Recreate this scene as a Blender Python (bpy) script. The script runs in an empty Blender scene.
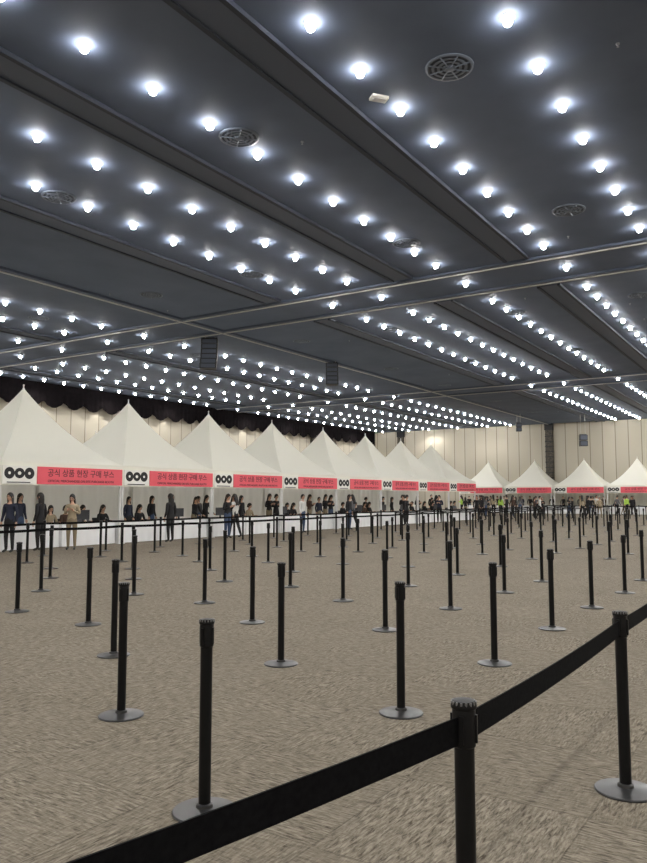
import bpy, bmesh, math, random
from mathutils import Vector, Matrix
random.seed(7)
S=bpy.context.scene
S.view_settings.view_transform='Standard'
H=9.4; HC=7.8; EYE=1.6
CMIN,CMAX,AMIN,AMAX=-44.0,20.0,-15.0,80.0

# ---------------- materials ----------------
def mat(name,col,rough=.6,metal=0,emit=None,es=0,spec=.5):
    m=bpy.data.materials.new(name); m.use_nodes=True
    b=m.node_tree.nodes['Principled BSDF']
    b.inputs['Base Color'].default_value=(*col,1)
    b.inputs['Roughness'].default_value=rough
    b.inputs['Metallic'].default_value=metal
    b.inputs['Specular IOR Level'].default_value=spec
    if emit:
        b.inputs['Emission Color'].default_value=(*emit,1)
        b.inputs['Emission Strength'].default_value=es
    return m
def noisy(m,c1,c2,scale=8,stretch=(1,1,1),bump=0,detail=4):
    nt=m.node_tree; N=nt.nodes; L=nt.links; b=N['Principled BSDF']
    tc=N.new('ShaderNodeTexCoord'); mp=N.new('ShaderNodeMapping'); mp.inputs['Scale'].default_value=stretch
    n=N.new('ShaderNodeTexNoise'); n.inputs['Scale'].default_value=scale; n.inputs['Detail'].default_value=detail
    r=N.new('ShaderNodeValToRGB'); r.color_ramp.elements[0].color=(*c1,1); r.color_ramp.elements[1].color=(*c2,1)
    r.color_ramp.elements[0].position=.3; r.color_ramp.elements[1].position=.7
    L.new(tc.outputs['Object'],mp.inputs[0]); L.new(mp.outputs[0],n.inputs[0]); L.new(n.outputs[0],r.inputs[0]); L.new(r.outputs[0],b.inputs['Base Color'])
    if bump:
        bp=N.new('ShaderNodeBump'); bp.inputs['Strength'].default_value=bump; bp.inputs['Distance'].default_value=.02
        L.new(n.outputs[0],bp.inputs['Height']); L.new(bp.outputs[0],b.inputs['Normal'])
    return m

def carpet_mat():
    m=mat('carpet',(.2,.17,.13),.95,spec=.1)
    nt=m.node_tree;N=nt.nodes;L=nt.links;b=N['Principled BSDF']
    tc=N.new('ShaderNodeTexCoord')
    def noise(scale,st,detail=5,rot=0,dist=0):
        mp=N.new('ShaderNodeMapping'); mp.inputs['Scale'].default_value=st; mp.inputs['Rotation'].default_value=(0,0,rot)
        n=N.new('ShaderNodeTexNoise'); n.inputs['Scale'].default_value=scale; n.inputs['Detail'].default_value=detail; n.inputs['Distortion'].default_value=dist
        n.inputs['Roughness'].default_value=.72
        L.new(tc.outputs['Object'],mp.inputs[0]); L.new(mp.outputs[0],n.inputs[0]); return n.outputs[0]
    n1=noise(10,(1.1,7,1),7,.2,.5); n2=noise(10,(6.5,1.1,1),7,-.2,.5)
    sel=noise(.9,(1,1,1),2)
    sr=N.new('ShaderNodeValToRGB'); sr.color_ramp.elements[0].position=.46; sr.color_ramp.elements[1].position=.54
    ch=N.new('ShaderNodeTexChecker'); ch.inputs['Scale'].default_value=1.0
    L.new(tc.outputs['Object'],ch.inputs['Vector']); L.new(sel,sr.inputs[0])
    av=N.new('ShaderNodeMix'); av.data_type='FLOAT'; av.inputs[0].default_value=.6
    L.new(sr.outputs[0],av.inputs[2]); L.new(ch.outputs['Fac'],av.inputs[3])
    mx=N.new('ShaderNodeMix'); mx.data_type='FLOAT'
    L.new(av.outputs[0],mx.inputs[0]); L.new(n1,mx.inputs[2]); L.new(n2,mx.inputs[3])
    r=N.new('ShaderNodeValToRGB'); e=r.color_ramp.elements
    e[0].position=.37; e[0].color=(.088,.072,.054,1); e[1].position=.63; e[1].color=(.365,.325,.262,1)
    L.new(mx.outputs[0],r.inputs[0])
    n3=noise(.35,(1,1,1),3)
    r3=N.new('ShaderNodeValToRGB'); r3.color_ramp.elements[0].color=(.86,.85,.83,1); r3.color_ramp.elements[1].color=(1.08,1.08,1.07,1)
    L.new(n3,r3.inputs[0])
    br=N.new('ShaderNodeTexBrick'); br.inputs['Scale'].default_value=1; br.inputs['Brick Width'].default_value=1; br.inputs['Row Height'].default_value=1; br.offset=0
    br.inputs['Mortar Size'].default_value=.005; br.inputs['Color1'].default_value=(1,1,1,1);br.inputs['Color2'].default_value=(.93,.925,.92,1);br.inputs['Mortar'].default_value=(.72,.71,.70,1)
    L.new(tc.outputs['Object'],br.inputs[0])
    m1=N.new('ShaderNodeMix'); m1.data_type='RGBA'; m1.blend_type='MULTIPLY'; m1.inputs[0].default_value=1
    L.new(r.outputs[0],m1.inputs[6]); L.new(r3.outputs[0],m1.inputs[7])
    m2=N.new('ShaderNodeMix'); m2.data_type='RGBA'; m2.blend_type='MULTIPLY'; m2.inputs[0].default_value=1
    L.new(m1.outputs[2],m2.inputs[6]); L.new(br.outputs[0],m2.inputs[7])
    L.new(m2.outputs[2],b.inputs['Base Color'])
    bp=N.new('ShaderNodeBump'); bp.inputs['Strength'].default_value=.45; bp.inputs['Distance'].default_value=.01
    L.new(mx.outputs[0],bp.inputs['Height']); L.new(bp.outputs[0],b.inputs['Normal'])
    return m

def panel_mat(name,axis):
    m=mat(name,(.55,.47,.34),.7,spec=.2)
    nt=m.node_tree;N=nt.nodes;L=nt.links;b=N['Principled BSDF']
    tc=N.new('ShaderNodeTexCoord'); sp=N.new('ShaderNodeSeparateXYZ'); L.new(tc.outputs['Object'],sp.inputs[0])
    cb=N.new('ShaderNodeCombineXYZ'); L.new(sp.outputs[axis],cb.inputs[0]); L.new(sp.outputs[2],cb.inputs[1])
    br=N.new('ShaderNodeTexBrick'); br.offset=0; br.inputs['Scale'].default_value=1
    br.inputs['Brick Width'].default_value=1.25; br.inputs['Row Height'].default_value=20; br.inputs['Mortar Size'].default_value=.04
    br.inputs['Color1'].default_value=(.56,.515,.425,1); br.inputs['Color2'].default_value=(.49,.45,.37,1); br.inputs['Mortar'].default_value=(.25,.22,.17,1)
    L.new(cb.outputs[0],br.inputs[0]); L.new(br.outputs[0],b.inputs['Base Color'])
    return m

M={}
M['carpet']=carpet_mat()
M['wallc']=panel_mat('wall_panels_far',0); M['walla']=panel_mat('wall_panels_side',1)
M['ceil']=noisy(mat('ceiling_paint',(.1,.13,.18),.75,spec=.25),(.105,.132,.196),(.135,.165,.235),.6)
M['ceil2']=mat('ceiling_bulkhead',(.088,.11,.165),.6)
M['slot']=mat('ceiling_slot',(.035,.045,.068),.7)
M['rail']=mat('ceiling_rail',(.50,.50,.49),.4)
M['lamp']=mat('lamp_glow',(1,1,1),.5,emit=(1,.98,.94),es=110)
M['ltrim']=mat('lamp_trim',(.30,.33,.38),.5)
M['blk']=mat('stanchion_black',(.005,.005,.006),.42,spec=.25)
M['base']=mat('stanchion_base',(.06,.06,.062),.34,.6)
M['chrome']=mat('stanchion_cap',(.3,.3,.31),.3,.8)
M['belt']=noisy(mat('belt_webbing',(.01,.01,.011),.85,spec=.08),(.003,.003,.004),(.007,.007,.008),60)
def cloth(name,col,tr=.3):
    m=bpy.data.materials.new(name); m.use_nodes=True; nt=m.node_tree;N=nt.nodes;L=nt.links
    b=N['Principled BSDF']; b.inputs['Base Color'].default_value=(*col,1); b.inputs['Roughness'].default_value=.55
    t=N.new('ShaderNodeBsdfTranslucent'); t.inputs[0].default_value=(*col,1)
    mx=N.new('ShaderNodeMixShader'); mx.inputs[0].default_value=tr
    L.new(b.outputs[0],mx.inputs[1]); L.new(t.outputs[0],mx.inputs[2]); L.new(mx.outputs[0],N['Material Output'].inputs[0])
    return m
M['tent']=cloth('tent_fabric',(.94,.93,.84),.25)
M['tentwall']=cloth('tent_wall_fabric',(.9,.89,.85),.3)
M['white']=mat('white_print',(.88,.87,.82),.6)
M['red']=mat('banner_red',(.80,.11,.145),.6)
M['ink']=mat('banner_ink',(.01,.01,.012),.6)
M['pole']=mat('tent_pole',(.75,.75,.75),.35,.3)
M['cloth']=cloth('table_cloth',(.95,.96,.98),.1)
M['curtain']=noisy(mat('curtain_velvet',(.02,.008,.014),.95,spec=.03),(.004,.0035,.004),(.009,.007,.008),4)
M['col']=noisy(mat('lattice_column',(.02,.018,.016),.5),(.01,.009,.008),(.10,.08,.055),5,(1,1,1.5))
M['spk']=mat('speaker_black',(.008,.008,.01),.5)
M['vent']=mat('vent_metal',(.15,.18,.24),.5)
M['ventd']=mat('vent_dark',(.06,.072,.10),.7)
M['skin']=mat('skin',(.62,.38,.27),.5)
M['hair']=mat('hair_black',(.012,.009,.008),.5)
M['eye']=mat('eye_dark',(.01,.01,.01),.3)
M['lip']=mat('lips',(.45,.15,.13),.5)
M['shoe']=mat('shoes',(.03,.03,.03),.5)
M['chair']=mat('chair_plastic',(.03,.03,.035),.5)
tops=[mat('jacket_black',(.012,.012,.015),.8),mat('coat_navy',(.02,.025,.05),.8),mat('shirt_white',(.7,.7,.68),.8),
      mat('hoodie_grey',(.14,.14,.15),.8),mat('coat_beige',(.4,.33,.23),.8),mat('knit_brown',(.09,.05,.035),.8)]
vest=mat('safety_vest',(.45,.70,.10),.6)
pants=[mat('trousers_black',(.012,.012,.014),.8),mat('jeans_blue',(.05,.08,.15),.8),mat('trousers_khaki',(.25,.2,.13),.8)]

# ---------------- mesh helpers ----------------
class MB:
    def __init__(s): s.v=[];s.f=[];s.m=[];s.mats=[]
    def mi(s,m):
        if m not in s.mats: s.mats.append(m)
        return s.mats.index(m)
    def add(s,vs,fs,m):
        o=len(s.v); s.v+= [tuple(v) for v in vs]; k=s.mi(m)
        for f in fs: s.f.append(tuple(i+o for i in f)); s.m.append(k)
    def box(s,x0,x1,y0,y1,z0,z1,m):
        s.add([(x0,y0,z0),(x1,y0,z0),(x1,y1,z0),(x0,y1,z0),(x0,y0,z1),(x1,y0,z1),(x1,y1,z1),(x0,y1,z1)],
          [(0,3,2,1),(4,5,6,7),(0,1,5,4),(1,2,6,5),(2,3,7,6),(3,0,4,7)],m)
    def lathe(s,prof,m,n=20,c=(0,0,0),caps=True):
        vs=[];fs=[]
        for r,z in prof:
            for i in range(n):
                t=2*math.pi*i/n; vs.append((c[0]+r*math.cos(t),c[1]+r*math.sin(t),c[2]+z))
        for k in range(len(prof)-1):
            for i in range(n):
                j=(i+1)%n; fs.append((k*n+i,k*n+j,(k+1)*n+j,(k+1)*n+i))
        if caps: fs.append(tuple(range(n-1,-1,-1))); fs.append(tuple(range((len(prof)-1)*n,len(prof)*n)))
        s.add(vs,fs,m)
    def tube(s,pts,rads,m,n=6):
        vs=[];fs=[];P=[Vector(p) for p in pts]
        for k,p in enumerate(P):
            d=(P[min(k+1,len(P)-1)]-P[max(k-1,0)]).normalized()
            a=d.cross(Vector((0,0,1)) if abs(d.z)<.9 else Vector((1,0,0))).normalized(); b=d.cross(a)
            for i in range(n):
                t=2*math.pi*i/n; vs.append(p+(a*math.cos(t)+b*math.sin(t))*rads[k])
        for k in range(len(P)-1):
            for i in range(n):
                j=(i+1)%n; fs.append((k*n+i,k*n+j,(k+1)*n+j,(k+1)*n+i))
        fs.append(tuple(range(n-1,-1,-1))); fs.append(tuple(range((len(P)-1)*n,len(P)*n)))
        s.add(vs,fs,m)
    def mesh(s,name,smooth=False):
        me=bpy.data.meshes.new(name); me.from_pydata(s.v,[],s.f)
        for m in s.mats: me.materials.append(m)
        me.polygons.foreach_set('material_index',s.m)
        if smooth: me.polygons.foreach_set('use_smooth',[True]*len(s.f))
        me.update()
        bm=bmesh.new(); bm.from_mesh(me); bmesh.ops.recalc_face_normals(bm,faces=bm.faces) ; bm.to_mesh(me); bm.free()
        if smooth:
            try: me.set_sharp_from_angle(angle=math.radians(40))
            except Exception: pass
        return me
def obj(name,me,loc=(0,0,0),rz=0,parent=None):
    o=bpy.data.objects.new(name,me); S.collection.objects.link(o); o.location=loc; o.rotation_euler=(0,0,rz)
    if parent: o.parent=parent
    return o
def empty(name,loc=(0,0,0),rz=0):
    o=bpy.data.objects.new(name,None); S.collection.objects.link(o); o.location=loc; o.rotation_euler=(0,0,rz); o.empty_display_size=.3
    return o

# ---------------- room ----------------
b=MB(); b.box(CMIN-.3,CMAX+.3,AMIN-.3,AMAX+.3,-.2,0,M['carpet']); obj('floor',b.mesh('floor'))
b=MB(); b.box(CMIN-.3,CMAX+.3,AMIN-.3,AMAX+.3,H,H+.2,M['ceil']); obj('ceiling',b.mesh('ceiling'))
b=MB(); b.box(CMIN-.3,CMAX+.3,AMAX,AMAX+.3,0,H,M['wallc']); obj('wall_far',b.mesh('wall_far'))
b=MB(); b.box(CMIN-.3,CMAX+.3,AMIN-.3,AMIN,0,H,M['wallc']); obj('wall_back',b.mesh('wall_back'))
b=MB(); b.box(CMIN-.3,CMIN,AMIN,AMAX,0,H,M['walla']); obj('wall_left',b.mesh('wall_left'))
b=MB(); b.box(CMAX,CMAX+.3,AMIN,AMAX,0,H,M['walla']); obj('wall_right',b.mesh('wall_right'))
dk=mat('baseboard_dark',(.04,.035,.03),.5)
b=MB(); b.box(CMIN,CMAX,AMAX-.04,AMAX,0,.2,dk); obj('baseboard_far',b.mesh('bb'))
b=MB(); b.box(CMIN,CMIN+.04,AMIN,AMAX,0,.2,dk); obj('baseboard_left',b.mesh('bb2'))
# ceiling details
k=0
for cu,w in ((-.15,.8),(-.985,.8),(-1.52,.8),(-2.26,.8),(.55,.8),(1.4,.8),(-3.98,.8),(-5.18,.8)):
    b=MB(); c=cu*HC
    for a0,a1 in ((AMIN,23.6),(27.2,49.8),(53.4,AMAX)):
        b.box(c-w/2,c+w/2,a0,a1,H-.05,H,M['ceil2'])
        b.box(c-w/2-.02,c-w/2+.08,a0,a1,H-.09,H,M['slot'])
        b.box(c+w/2-.08,c+w/2+.02,a0,a1,H-.09,H,M['slot'])
    k+=1; obj('trim_%d'%k,b.mesh('bulkhead'))
for a in (-2.2,.6,24.0,26.75,50.2,53.0):
    b=MB(); b.box(CMIN,CMAX,a-.22,a+.22,H-.08,H,M['ceil2']); b.box(CMIN,CMAX,a-.03,a+.03,H-.12,H-.08,M['rail']); k+=1; obj('trim_%d'%k,b.mesh('rail'))
for c in (-22.9,):
    b=MB(); b.box(c-.25,c+.25,AMIN,AMAX,H-.09,H,M['ceil2']); b.box(c-.03,c+.03,AMIN,AMAX,H-.13,H-.09,M['rail']); k+=1; obj('trim_%d'%k,b.mesh('rail'))

# downlights: flush ring with a small glowing globe
rows=[-5.42,-4.98,-4.65,-4.2,-3.75,-3.42,-2.04,-1.75,-1.303,-.838,-.482,.0,.35,.8,1.2,1.65,2.1]
avals=[2.915-.208*i for i in range(12)]+[.25,-.1,-.45]+[-.7-.21*i for i in range(6)]
avals+=[3.25]+[3.61+.206*i for i in range(13)]+[6.60]+[6.98+.206*i for i in range(16)]
b=MB(); lampsel=[]
prof=[(.03,-.005)]+[(.078*math.sin(t),-.078+.078*math.cos(t)) for t in [math.pi*q/6 for q in (1,2,3,4,5)]]+[(.01,-.157)]
for ri,c in enumerate(rows):
    for ai,a in enumerate(avals):
        x,y=c*HC,a*HC
        if not(AMIN+.5<y<AMAX-.5): continue
        b.lathe([(.13,0),(.125,-.01),(.105,-.01),(.085,-.002)],M['ltrim'],12,(x,y,H),caps=False)
        b.lathe(prof,M['lamp'],10,(x,y,H))
        if ri%2==0 and (ai+ri//2)%4==0: lampsel.append((x,y))
dl=obj('ceiling_downlights',b.mesh('downlights',True))
EN=33000/len(lampsel)*1.06
for i,(x,y) in enumerate(lampsel):
    l=bpy.data.lights.new('bulb','SPOT'); l.energy=EN; l.spot_size=math.radians(165); l.spot_blend=.6; l.shadow_soft_size=.08; l.color=(1,.96,.89)
    o=bpy.data.objects.new('bulb',l); S.collection.objects.link(o); o.location=(x,y,H-.26); o.parent=dl
print('SPOTS',len(lampsel))

# diffusers
b=MB()
b.lathe([(.44,0),(.44,-.02),(.40,-.03),(.38,-.015)],M['vent'],28,caps=False)
b.lathe([(.38,-.012),(.01,-.012)],M['ventd'],28,caps=False)
for r in (.30,.2,.1): b.lathe([(r+.025,-.02),(r+.025,-.03),(r-.025,-.03),(r-.025,-.02)],M['vent'],28,caps=False)
for i in range(8):
    t=i*math.pi/4; b.tube([(.05*math.cos(t),.05*math.sin(t),-.03),(.4*math.cos(t),.4*math.sin(t),-.03)],[.014,.014],M['vent'],4)
b.lathe([(.08,-.01),(.08,-.05),(.02,-.06)],M['vent'],16)
vm=b.mesh('diffuser',True)
for cu in (-.664,-1.294,-2.066,-2.7,-3.58,.17):
    for au in (.523,1.563,2.603,3.92,5.155,6.185,7.495,8.731):
        if au<1.6 and cu>0: continue
        obj('ceiling_diffuser',vm,(cu*HC+.05,au*HC,H))
b=MB()
for i in range(110):
    x=random.uniform(CMIN+1,CMAX-1); y=random.uniform(0,AMAX-2)
    x=round(x/3.3)*3.3+.9; y=round(y/3.1)*3.1+.7
    if x>CMAX-.5:continue
    b.lathe([(.035,0),(.035,-.02),(.012,-.03),(.012,-.06),(.025,-.065)],M['ltrim'],8,(x,y,H))
obj('sprinkler_heads',b.mesh('sprinklers',True))
b=MB(); b.box(-.17,.17,-.10,.10,-.05,0,M['white']); b.box(-.13,.13,-.07,.07,-.07,-.05,M['pole']); b.box(-.15,-.12,-.03,.03,-.08,-.05,M['pole']); obj('ceiling_sensor',b.mesh('sensor'),(-6.7,12.4,H),.9)

# curtain valance on left wall
b=MB(); vs=[];fs=[]; n=700; a0,a1=-10.,79.
for i in range(n+1):
    a=a0+(a1-a0)*i/n; ph=(a/1.7)%1; sag=math.sin(math.pi*ph)
    for j in range(7):
        t=j/6; bot=8.15-.42*sag
        z=H+(bot-H)*t
        x=CMIN+.45+.07*math.sin(a*14)*t*(1-sag*.5)
        vs.append((x,a,z))
for i in range(n):
    for j in range(6):
        p=i*7+j; fs.append((p,p+7,p+8,p+1))
b.add(vs,fs,M['curtain']); obj('scalloped_curtain',b.mesh('curtain',True))
# lattice columns
def column(x,y,w,h0=0):
    b=MB(); b.box(-w/2,w/2,-.15,.15,0,H-.6,M['col'])
    for z in [i*.55+.3 for i in range(15)]:
        b.box(-w/2-.03,w/2+.03,-.18,.18,z,z+.09,M['spk'])
    b.box(-w/2-.06,w/2+.06,-.2,.2,0,.25,M['spk']); b.box(-w/2-.06,w/2+.06,-.2,.2,H-.7,H,M['spk'])
    return b.mesh('column')
for c,a,rz in ((-22.9,AMAX-.2,0),(-40.5,AMAX-.2,0),(-7,AMAX-.2,0),(CMIN+.2,23.5,math.pi/2),(CMIN+.2,66,math.pi/2),(CMIN+.2,70,math.pi/2)):
    obj('lattice_column',column(0,0,.75),(c,a,0),rz)

# hanging speakers
def speaker(n,w,hh,d):
    b=MB(); z=0
    for i in range(n):
        off=.02*i*i
        b.add([(-w/2,-d/2-off,z),(w/2,-d/2-off,z),(w/2*.9,d/2-off,z),(-w/2*.9,d/2-off,z),(-w/2,-d/2-off+.02,z-hh*.92),(w/2,-d/2-off+.02,z-hh*.92),(w/2*.9,d/2-off,z-hh*.92),(-w/2*.9,d/2-off,z-hh*.92)],
          [(0,3,2,1),(4,5,6,7),(0,1,5,4),(1,2,6,5),(2,3,7,6),(3,0,4,7)],M['spk'])
        b.box(-w*.42,w*.42,-d/2-off-.03,-d/2-off,z-hh*.8,z-hh*.12,M['ventd'])
        z-=hh
    return b
def hang(c,a,ztop,n,w,hh,d,rz):
    b=speaker(n,w,hh,d)
    b.tube([(-w*.3,0,-.02),(-w*.3,0,H-ztop)],[.02,.02],M['rail'],6); b.tube([(w*.3,0,-.02),(w*.3,0,H-ztop)],[.02,.02],M['rail'],6)
    b.box(-w*.45,w*.45,-.05,.05,0,.08,M['spk'])
    obj('hanging_speaker',b.mesh('speaker'),(c,a,ztop),rz)
def g(X,Y): return (.8406*X-.5417*Y, .5417*X+.8406*Y)
c,a=g(-5.55,36.2); hang(c,a,H-.12,6,.8,.26,.6,.6)
c,a=g(.48,42.7); hang(c,a,H-.15,5,.7,.26,.6,.6)
c,a=g(24.3,70); hang(c,a,7.4,2,.7,.55,.6,.5)
c,a=g(18.3,70); hang(c,a,H-.9,2,.5,.4,.5,.5)

# ---------------- stanchions ----------------
PH=.97
b=MB()
b.lathe([(.162,0),(.165,.006),(.160,.012),(.10,.020),(.045,.027),(.042,.04),(.033,.045)],M['base'],32)
b.lathe([(.0315,.03),(.0315,.83)],M['blk'],20)
b.lathe([(.0315,.825),(.0365,.83),(.0365,.94),(.035,.945)],M['blk'],20)
b.lathe([(.036,.94),(.041,.945),(.041,.955),(.036,.966),(.012,.970)],M['blk'],20)
for i in range(16):
    t=i*math.pi/8; b.box(.0375*math.cos(t)-.003,.0375*math.cos(t)+.003,.0375*math.sin(t)-.003,.0375*math.sin(t)+.003,.955,.965,M['chrome'])
for i in range(4):
    t=i*math.pi/2; x,y=.036*math.cos(t),.036*math.sin(t)
    b.box(x-.006,x+.006,y-.006,y+.006,.84,.925,M['blk'])
sm=b.mesh('stanchion',True)
posts={}; allposts=[]
def post(c,a,lane=None):
    obj('stanchion',sm,(c,a,0),random.choice([0,.1,-.08,.2])); allposts.append((c,a))
    if lane is not None: posts.setdefault(lane,[]).append((c,a))
lane=[(-1.41,.12),(-.94,2.27),(-.915,4.47),(-.93,6.65),(-.95,8.8)]
for p in lane: post(*p)
for i in range(6): post(-.95,10.9+2.15*i)
near={0:[(-2.67,3.02),(-2.62,5.13),(-2.62,7.11),(-2.70,9.33),(-2.72,11.41)],
      1:[(-4.32,3.96),(-4.34,5.98),(-4.37,8.16),(-4.40,10.2)],
      2:[(-6.0,5.38),(-6.06,7.72),(-6.13,10.07)],
      3:[(-7.70,6.48),(-7.78,8.74),(-7.86,11.1)],
      4:[(-9.40,6.66),(-9.42,8.85)],5:[(-11.1,8.31),(-11.2,10.5)]}
defs=[(-2.7,13.5,2.1),(-4.4,12.3,2.09),(-6.12,12.4,2.36),(-7.85,13.4,2.3),(-9.45,11.1,2.25),(-11.15,12.7,2.2),(-12.75,9.8,2.2),(-14.4,8.9,2.15),(-16.1,9.6,2.15),(-17.7,9.0,2.15)]
for li,(c,a0,st) in enumerate(defs):
    for p in near.get(li,[]): post(p[0],p[1],li)
    a=a0
    while a<62:
        j=.12
        if li>=6 or random.random()>.1 : post(c+random.uniform(-j,j)*.6,a+random.uniform(-j,j),li)
        a+=st
def belt(pts,name='barrier_belt',sag=.015,bw=.085,z=.878):
    b=MB(); th=.003
    for (p,q) in zip(pts[:-1],pts[1:]):
        p=Vector((p[0],p[1],0)); q=Vector((q[0],q[1],0)); d=(q-p).normalized(); n=Vector((-d.y,d.x,0))*th
        p=p+d*.0385; q=q-d*.0385; K=8; vs=[];fs=[]
        for i in range(K+1):
            t=i/K; m_=p.lerp(q,t); zz=z-sag*4*t*(1-t)
            for s,u in ((1,-1),(1,1),(-1,1),(-1,-1)): vs.append((m_.x+n.x*s,m_.y+n.y*s,zz+u*bw/2))
        for i in range(K):
            for j in range(4):
                fs.append((i*4+j,i*4+(j+1)%4,i*4+4+(j+1)%4,i*4+4+j))
        fs.append((0,1,2,3)); fs.append((K*4+3,K*4+2,K*4+1,K*4))
        b.add(vs,fs,M['belt'])
    obj(name,b.mesh('belt'))
belt(lane)
for li in (7,9): belt(posts[li],bw=.06)
belt([p for p in posts[8] if p[1]>30],bw=.06)
belt([p for p in posts[6] if p[1]>34],bw=.06)
for a in (63.5,65.2):
    xs=[-20+2.1*i for i in range(14)]
    for x in xs: post(x,a)
    belt([(x,a) for x in xs],bw=.06)

# ---------------- tents ----------------
W=2.35; ZE=2.68; ZP=5.25
def tentmeshes():
    b=MB(); n=14; sseg=10; per=4*sseg; vs=[];fs=[]
    for k in range(n+1):
        s=k/n; r=W*(1-s)+.03*s; z=ZE+(ZP-ZE)*(.55*s+.45*s**2.2)
        for side in range(4):
            for i in range(sseg):
                t=i/sseg*2-1
                sag=1-.05*math.cos(t*math.pi/2)*math.sin(math.pi*min(1,s*1.1))
                p={0:(t,-1),1:(1,t),2:(-t,1),3:(-1,-t)}[side]
                vs.append((p[0]*r*sag,p[1]*r*sag,z))
    for k in range(n):
        for i in range(per):
            j=(i+1)%per; fs.append((k*per+i,k*per+j,(k+1)*per+j,(k+1)*per+i))
    fs.append(tuple(range(n*per,(n+1)*per)))
    b.add(vs,fs,M['tent']); 
    can=b.mesh('canopy',True)
    b=MB(); b.lathe([(.04,0),(.04,.08),(.02,.1),(.02,.18),(.03,.2),(.015,.23)],M['pole'],10,(0,0,ZP-.05)); fin=b.mesh('finial',True)
    b=MB(); z0=1.96; w=W+.0
    b.box(-w,w,-w-.02,-w,z0,ZE,M['tent']); 
    for sg in (-1,1): b.box(sg*w-.01,sg*w+.01,-w,w,ZE-.3,ZE,M['tent'])
    b.box(-w,w,w,w+.02,ZE-.3,ZE,M['tent']); val=b.mesh('valance')
    b=MB(); b.box(-w+1.25,w-.05,-w-.045,-w-.022,z0+.04,ZE-.14,M['red']); ban=b.mesh('banner')
    b=MB(); b.box(-w+.05,-w+1.2,-w-.045,-w-.022,z0+.04,ZE-.14,M['white'])
    for i,x in enumerate((-w+.28,-w+.62,-w+.96)):
        vs=[];fs=[];nn=20
        for r in (.175,.045 if i!=1 else .06):
            for q in range(nn):
                t=2*math.pi*q/nn; vs.append((x+r*math.cos(t),-w-.05,z0+.36+r*math.sin(t)*(1 if i!=1 else .9)))
        for q in range(nn): fs.append((q,(q+1)%nn,nn+(q+1)%nn,nn+q))
        b.add(vs,fs,M['ink'])
    b.box(-w+.2,-w+1.0,-w-.052,-w-.046,z0+.07,z0+.10,M['ink'])
    logo=b.mesh('logo_sign')
    b=MB()
    for x in (-w+.05,w-.05):
        for y in (-w+.05,w-.05):
            b.box(x-.035,x+.035,y-.035,y+.035,0,ZE,M['pole']); b.box(x-.09,x+.09,y-.09,y+.09,0,.03,M['pole'])
    for s in (-1,1):
        b.box(-w,w,s*(w-.05)-.025,s*(w-.05)+.025,ZE-.08,ZE-.02,M['pole']); b.box(s*(w-.05)-.025,s*(w-.05)+.025,-w,w,ZE-.08,ZE-.02,M['pole'])
    pol=b.mesh('frame')
    b=MB(); vs=[];fs=[];n=60
    for i in range(n+1):
        x=-w+2*w*i/n; y=w-.1+.03*math.sin(i*.9)
        vs+=[(x,y,.02),(x,y,ZE-.05)]
    for i in range(n): fs.append((2*i,2*i+2,2*i+3,2*i+1))
    b.add(vs,fs,M['tentwall']); bw=b.mesh('back_wall',True)
    return [('canopy',can),('finial',fin),('valance',val),('banner',ban),('logo_sign',logo),('frame',pol),('back_wall',bw)]
tm=tentmeshes()
def textcurve(body,size):
    t=bpy.data.curves.new('banner_text','FONT'); t.body=body; t.size=size; t.align_x='CENTER'; t.align_y='CENTER'; t.extrude=.002; t.resolution_u=3
    t.materials.append(M['ink']); return t
t1=textcurve('공식 상품 현장 구매 부스',.26); t2=textcurve('OFFICIAL MERCHANDISE ON-SITE PURCHASE BOOTH',.11)
def tent(c,a,rz):
    e=empty('pagoda_tent',(c,a,0),rz)
    for nme,me in tm: obj(nme,me,parent=e)
    for nme,t,z in (('banner_title',t1,2.34),('banner_subtitle',t2,2.10)):
        o=obj(nme,t,(.6,-W-.05,z),parent=e); o.rotation_euler=(math.pi/2,0,0)
TA=[15.75+4.7*i for i in range(8)]
for a in [11.05]+TA: tent(-22.3,a,math.pi/2)
TC=[-28.2+4.9*i for i in range(9)]
for c in TC: tent(c,75.8,0)
tent(-34.6,29.3,math.pi/2)

# tables
def table_mesh(L=1.8,D=.7,h=.75):
    b=MB(); b.box(-L/2,L/2,-D/2,D/2,h-.03,h,M['cloth'])
    pts=[];n=80;per=2*(L+D)
    for i in range(n):
        s=per*i/n
        if s<L: p=(-L/2+s,-D/2);nn=(0,-1)
        elif s<L+D: p=(L/2,-D/2+s-L);nn=(1,0)
        elif s<2*L+D: p=(L/2-(s-L-D),D/2);nn=(0,1)
        else: p=(-L/2,D/2-(s-2*L-D));nn=(-1,0)
        pts.append((p,nn))
    vs=[];fs=[]
    for j in range(5):
        t=j/4
        for i,(p,nn) in enumerate(pts):
            o=(.008+.03*t*(.5+.5*math.sin(i*1.3)))
            vs.append((p[0]+nn[0]*o,p[1]+nn[1]*o,h-.002-(h-.02)*t))
    for j in range(4):
        for i in range(n):
            k=(i+1)%n; fs.append((j*n+i,j*n+k,(j+1)*n+k,(j+1)*n+i))
    b.add(vs,fs,M['cloth']); return b.mesh('table',True)
tmesh=table_mesh(2.2)
b=MB(); b.box(-.22,.22,-.22,.22,.43,.47,M['chair']); 
for x in (-.19,.19):
    b.tube([(x,-.2,0),(x,-.19,.44)],[.014,.014],M['chair']); b.tube([(x,.24,0),(x,.19,.44),(x,.25,.85)],[.014]*3,M['chair'])
b.box(-.2,.2,.2,.235,.6,.86,M['chair']); chm=b.mesh('chair')
b=MB(); b.box(-.2,.2,-.15,.15,0,.02,M['chair']); b.box(-.03,.03,-.02,.02,.02,.12,M['chair']); b.box(-.26,.26,-.02,.01,.1,.42,M['chair']); monm=b.mesh('monitor')
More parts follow.
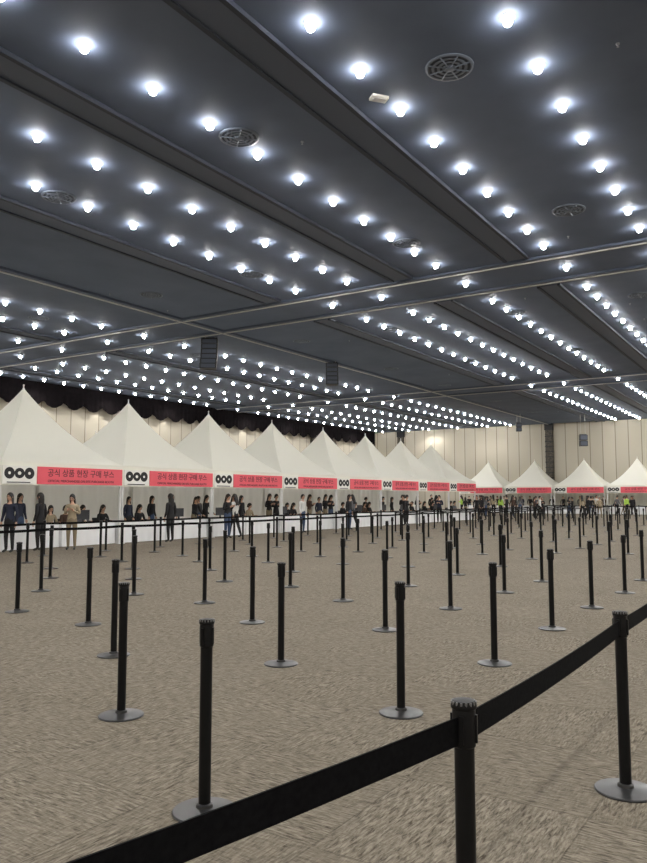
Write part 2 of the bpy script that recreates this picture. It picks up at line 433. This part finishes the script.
for i,a in enumerate([11.05]+TA):
    for da in (-1.15,1.15):
        obj('draped_table',tmesh,(-20.5,a+da,0),math.pi/2)
        if random.random()<.5: obj('monitor',monm,(-20.5,a+da+random.uniform(-.3,.3),.752),-math.pi/2)
for c in TC:
    for dc in (-1.15,1.15): obj('draped_table',tmesh,(c+dc,74.15,0),0)

# ---------------- people ----------------
def skin_body(name,V,E,mats):
    me=bpy.data.meshes.new(name); bm=bmesh.new(); lay=bm.verts.layers.skin.verify(); bv={}
    for i,(k,(p,r)) in enumerate(V.items()):
        v=bm.verts.new(p); v[lay].radius=(r[0],r[1]) if isinstance(r,tuple) else (r,r); v[lay].use_root=(k=='pelvis'); bv[k]=v
    for (p,q,_) in E: bm.edges.new((bv[p],bv[q]))
    bm.to_mesh(me); bm.free()
    o=bpy.data.objects.new(name,me); S.collection.objects.link(o)
    o.modifiers.new('s','SKIN').use_smooth_shade=True; sb=o.modifiers.new('u','SUBSURF'); sb.levels=1
    dg=bpy.context.evaluated_depsgraph_get(); dg.update(); m2=bpy.data.meshes.new_from_object(o.evaluated_get(dg)); bpy.data.objects.remove(o)
    m2.materials.clear()
    for m in mats: m2.materials.append(m)
    segs=[(Vector(V[p][0]),Vector(V[q][0]),mi) for p,q,mi in E]
    for f in m2.polygons:
        c=f.center; best=(9,0)
        for p,q,mi in segs:
            d=q-p; t=max(0,min(1,(c-p).dot(d)/d.length_squared)); dd=(c-(p+d*t)).length
            if dd<best[0]: best=(dd,mi)
        f.material_index=best[1]
    m2.polygons.foreach_set('use_smooth',[True]*len(m2.polygons))
    return m2
def head_meshes(long):
    b=MB(); n=20;m=14;vs=[];fs=[]
    for j in range(m+1):
        ph=math.pi*j/m
        for i in range(n):
            th=2*math.pi*i/n
            x=math.sin(ph)*math.cos(th);y=math.sin(ph)*math.sin(th);z=math.cos(ph)
            w=.076*(1-.22*max(0,-z)**1.5); vs.append((x*w,y*.094*(1-.1*max(0,-z))-(.012 if z<-.2 and y<0 else 0),z*.112))
    for j in range(m):
        for i in range(n):
            k=(i+1)%n; fs.append((j*n+i,j*n+k,(j+1)*n+k,(j+1)*n+i))
    b.add(vs,fs,M['skin'])
    b.add([(0,-.09,.012),(-.014,-.09,-.022),(.014,-.09,-.022),(0,-.118,-.02)],[(0,1,3),(0,3,2),(1,2,3)],M['skin'])
    for s in (-1,1):
        b.lathe([(.002,-.011),(.010,-.006),(.012,0),(.010,.006),(.002,.011)],M['eye'],8,(s*.03,-.083,.004))
        b.lathe([(.004,-.028),(.012,-.015),(.014,.008),(.006,.024)],M['skin'],8,(s*.078,.005,-.005))
        b.box(s*.03-.014,s*.03+.014,-.093,-.084,.022,.027,M['hair'])
    b.box(-.02,.02,-.102,-.09,-.052,-.042,M['lip'])
    hd=b.mesh('head',True)
    b=MB(); vs=[];fs=[];n=24;m=12
    for j in range(m+1):
        t=j/m
        for i in range(n):
            th=2*math.pi*i/n; front=max(0,-math.sin(th))
            low=math.pi*(.72 if not long else .9)*(1-front**.7*(.52 if not long else .6))
            ph=t*low
            r=1.13 
            x=math.sin(min(ph,1.75))*math.cos(th)*.078*r; y=math.sin(min(ph,1.75))*math.sin(th)*.098*r+.004; z=math.cos(ph)*.116*r
            if long and front<.25 and t>.6: z-=.20*(t-.6)/.4*1.2; y+=.01
            vs.append((x,y,z+.006))
    for j in range(m):
        for i in range(n):
            k=(i+1)%n; fs.append((j*n+i,j*n+k,(j+1)*n+k,(j+1)*n+i))
    b.add(vs,fs,M['hair']); hr=b.mesh('hair',True)
    return hd,hr
heads=[head_meshes(False),head_meshes(True)]
def hands(wr,dirs):
    b=MB()
    for s,(w,d) in zip((-1,1),zip(wr,dirs)):
        w=Vector(w); d=Vector(d).normalized(); side=Vector((0,-1,0)) if abs(d.z)>.7 else Vector((-s,0,0)); nrm=d.cross(side).normalized()
        b.tube([w-d*.01,w+d*.03,w+d*.085],[.022,.034,.032],M['skin'],8)
        for i,(off,L) in enumerate(((.026,.07),(.009,.08),(-.009,.075),(-.026,.058))):
            p=w+d*.08+side*off; curl=nrm*(s*.012)
            b.tube([p,p+d*L*.5,p+d*L*.8+curl,p+d*L*.95+curl*2.2],[.0095,.009,.008,.006],M['skin'],6)
        p=w+d*.03+side*.026; b.tube([p,p+side*.025+d*.025,p+side*.03+d*.055],[.011,.01,.007],M['skin'],6)
    return b.mesh('hands',True)
def person_kit(pose):
    dz=0; V={}
    if pose=='sit': dz=-.40
    lean=-.0
    if pose in('table','sit'): lean=-.08
    V['pelvis']=((0,0,.95+dz),(.15,.11)); V['waist']=((0,lean*.3,1.10+dz),(.125,.095)); V['chest']=((0,lean*.8,1.28+dz),(.155,.11)); V['collar']=((0,lean,1.41+dz),(.085,.07)); V['neck']=((0,lean-.01,1.475+dz),.05); V['skull']=((0,lean-.015,1.53+dz),.05)
    E=[('pelvis','waist',0),('waist','chest',0),('chest','collar',0),('collar','neck',2),('neck','skull',2)]
    wr=[];ds=[]
    for s,n in ((-1,'l'),(1,'r')):
        V['sh'+n]=((s*.165,lean,1.385+dz),.062)
        if pose=='stand' or (pose=='walk'):
            sw=(.12*s if pose=='walk' else 0)
            V['el'+n]=((s*.22,lean+.03+sw*.5,1.11+dz),.048); V['wr'+n]=((s*.235,lean-.05+sw*1.3,.88+dz),.032); d=(0,-.15+sw,-1)
        elif pose=='phone' :
            V['el'+n]=((s*.22,.02,1.12),.048); V['wr'+n]=((s*.09,-.22,1.22),.032); d=(-s*.3,-.6,.5)
        else:
            V['el'+n]=((s*.23,lean-.06,1.13+dz),.048); V['wr'+n]=((s*.15,lean-.30,1.02+dz+(.14 if pose=='sit' else -.1)),.032); d=(-s*.2,-1,-.15)
        wr.append(V['wr'+n][0]);ds.append(d)
        E+=[('chest','sh'+n,0),('sh'+n,'el'+n,0),('el'+n,'wr'+n,0)]
        if pose=='sit':
            V['hp'+n]=((s*.09,-.05,.53),.085); V['kn'+n]=((s*.11,-.43,.50),.062); V['an'+n]=((s*.11,-.40,.09),.042); V['to'+n]=((s*.12,-.55,.045),.036)
        elif pose=='walk':
            q=.2*s; V['hp'+n]=((s*.09,0,.86),.092); V['kn'+n]=((s*.1,-q*.6-.03,.48),.064); V['an'+n]=((s*.1,-q*1.1+.02,.09),.042); V['to'+n]=((s*.11,-q*1.1-.14,.042),.036)
        else:
            V['hp'+n]=((s*.09,0,.86),.092); V['kn'+n]=((s*.1,-.01,.48),.064); V['an'+n]=((s*.1,.02,.09),.042); V['to'+n]=((s*.115,-.13,.042),.036)
        E+=[('pelvis','hp'+n,1),('hp'+n,'kn'+n,1),('kn'+n,'an'+n,1),('an'+n,'to'+n,3)]
    me=skin_body('body_'+pose,V,E,[tops[0],pants[0],M['skin'],M['shoe']])
    return me,hands(wr,ds),(0,lean-.02,1.605+dz)
kits={p:person_kit(p) for p in('stand','table','sit','walk','phone')}
def clear(c,a,r=.42): return all((c-x)**2+(a-y)**2>r*r for x,y in allposts)
def person(c,a,rz,pose,top=None,pant=None,long=None,scale=1):
    e=empty('person',(c,a,0),rz); e.scale=(scale,)*3
    me,hd,hp=kits[pose]
    bo=obj('body',me,parent=e); 
    top=top or random.choice(tops[:1]*6+tops[1:]); pant=pant or random.choice(pants[:1]*3+pants)
    for i,m in ((0,top),(1,pant)):
        bo.material_slots[i].link='OBJECT'; bo.material_slots[i].material=m
    obj('hands',hd,parent=e)
    k=heads[1 if (long if long is not None else random.random()<.6) else 0]
    o=obj('head',k[0],hp,parent=e); o.rotation_euler=((.25 if pose!='stand' else .0),0,random.uniform(-.3,.3)); r=o.rotation_euler.copy()
    o=obj('hair',k[1],hp,parent=e); o.rotation_euler=r
    if pose=='sit': obj('folding_chair',chm,(c,a,0),rz)
R=math.pi/2
for i,a in enumerate([11.05]+TA):
    base=random.choice([(-1.8,-1.2,-.3,.35,1.5),(-1.9,-1.3,-.7,.6,1.2,1.85),(-1.5,-.9,.0,.6,1.9),(-1.9,-.8,-.2,.9,1.5)])
    for da in base:
        if random.random()<.5: person(-21.47,a+da+random.uniform(-.06,.06),R+random.uniform(-.1,.1),'sit')
        else: person(-21.34-(random.random()<.3)*random.uniform(.2,.9),a+da+random.uniform(-.06,.06),R+random.uniform(-.3,.3),random.choice(['table','stand','phone']),scale=random.uniform(.90,1.02))
# visitors in front of booths
person(-19.3,14.35,-R+.3,'stand',tops[0],pants[0],True)
person(-18.8,15.1,R-.9,'phone',tops[4],pants[2],True,.98)
person(-19.4,13.4,.4,'stand',tops[1],pants[0])
for a,dc,p,t in ((19.6,.1,'stand',0),(22.6,.2,'phone',0),(23.3,0,'walk',2),(27.9,.1,'stand',2),(31.8,.2,'stand',0),(32.5,0,'walk',3),(38,.1,'stand',0),(38.7,-.1,'phone',0),(43,0,'phone',1),(49,.1,'stand',0),(50,.1,'walk',0)):
    person(-19.2+dc,a,random.choice([-R,-R+.5,.2,R]),p,tops[t])
def scatter(n,c0,c1,a0,a1,poses,vs):
    k=0
    while k<n:
        c,a=random.uniform(c0,c1),random.uniform(a0,a1)
        if not clear(c,a): continue
        if any(abs(c-posts[l][0][0])<.4 for l in (6,7,8,9)) and a<62.5: continue
        allposts.append((c,a)); person(c,a,random.uniform(-3,3),random.choice(poses),vest if k in vs else None,scale=random.uniform(.92,1.04)); k+=1
scatter(26,-25,-13,54,62.5,['stand','walk','phone'],(3,9))
for ci,c in enumerate(TC):
    for dc in (-1.9,-1.1,-.3,.5,1.2,1.9):
        if random.random()<.8: person(c+dc,75.1,random.uniform(-.2,.2),random.choice(['table','table','sit']),vest if (ci==3 and dc==.5) else None)
scatter(20,-24,-4,67,72.3,['stand','walk'],(4,))

# ---------------- world, camera ----------------
w=bpy.data.worlds.new('world'); S.world=w; w.use_nodes=True
w.node_tree.nodes['Background'].inputs[0].default_value=(.02,.02,.025,1)
cam=bpy.data.cameras.new('camera'); co=bpy.data.objects.new('camera',cam); S.collection.objects.link(co)
cam.sensor_fit='VERTICAL'; cam.sensor_height=36; cam.sensor_width=27; cam.lens=750/863*36; cam.clip_end=300; cam.clip_start=.05
co.location=(0,0,EYE); co.rotation_euler=(math.radians(95.0),0,math.radians(32.8))
S.camera=co
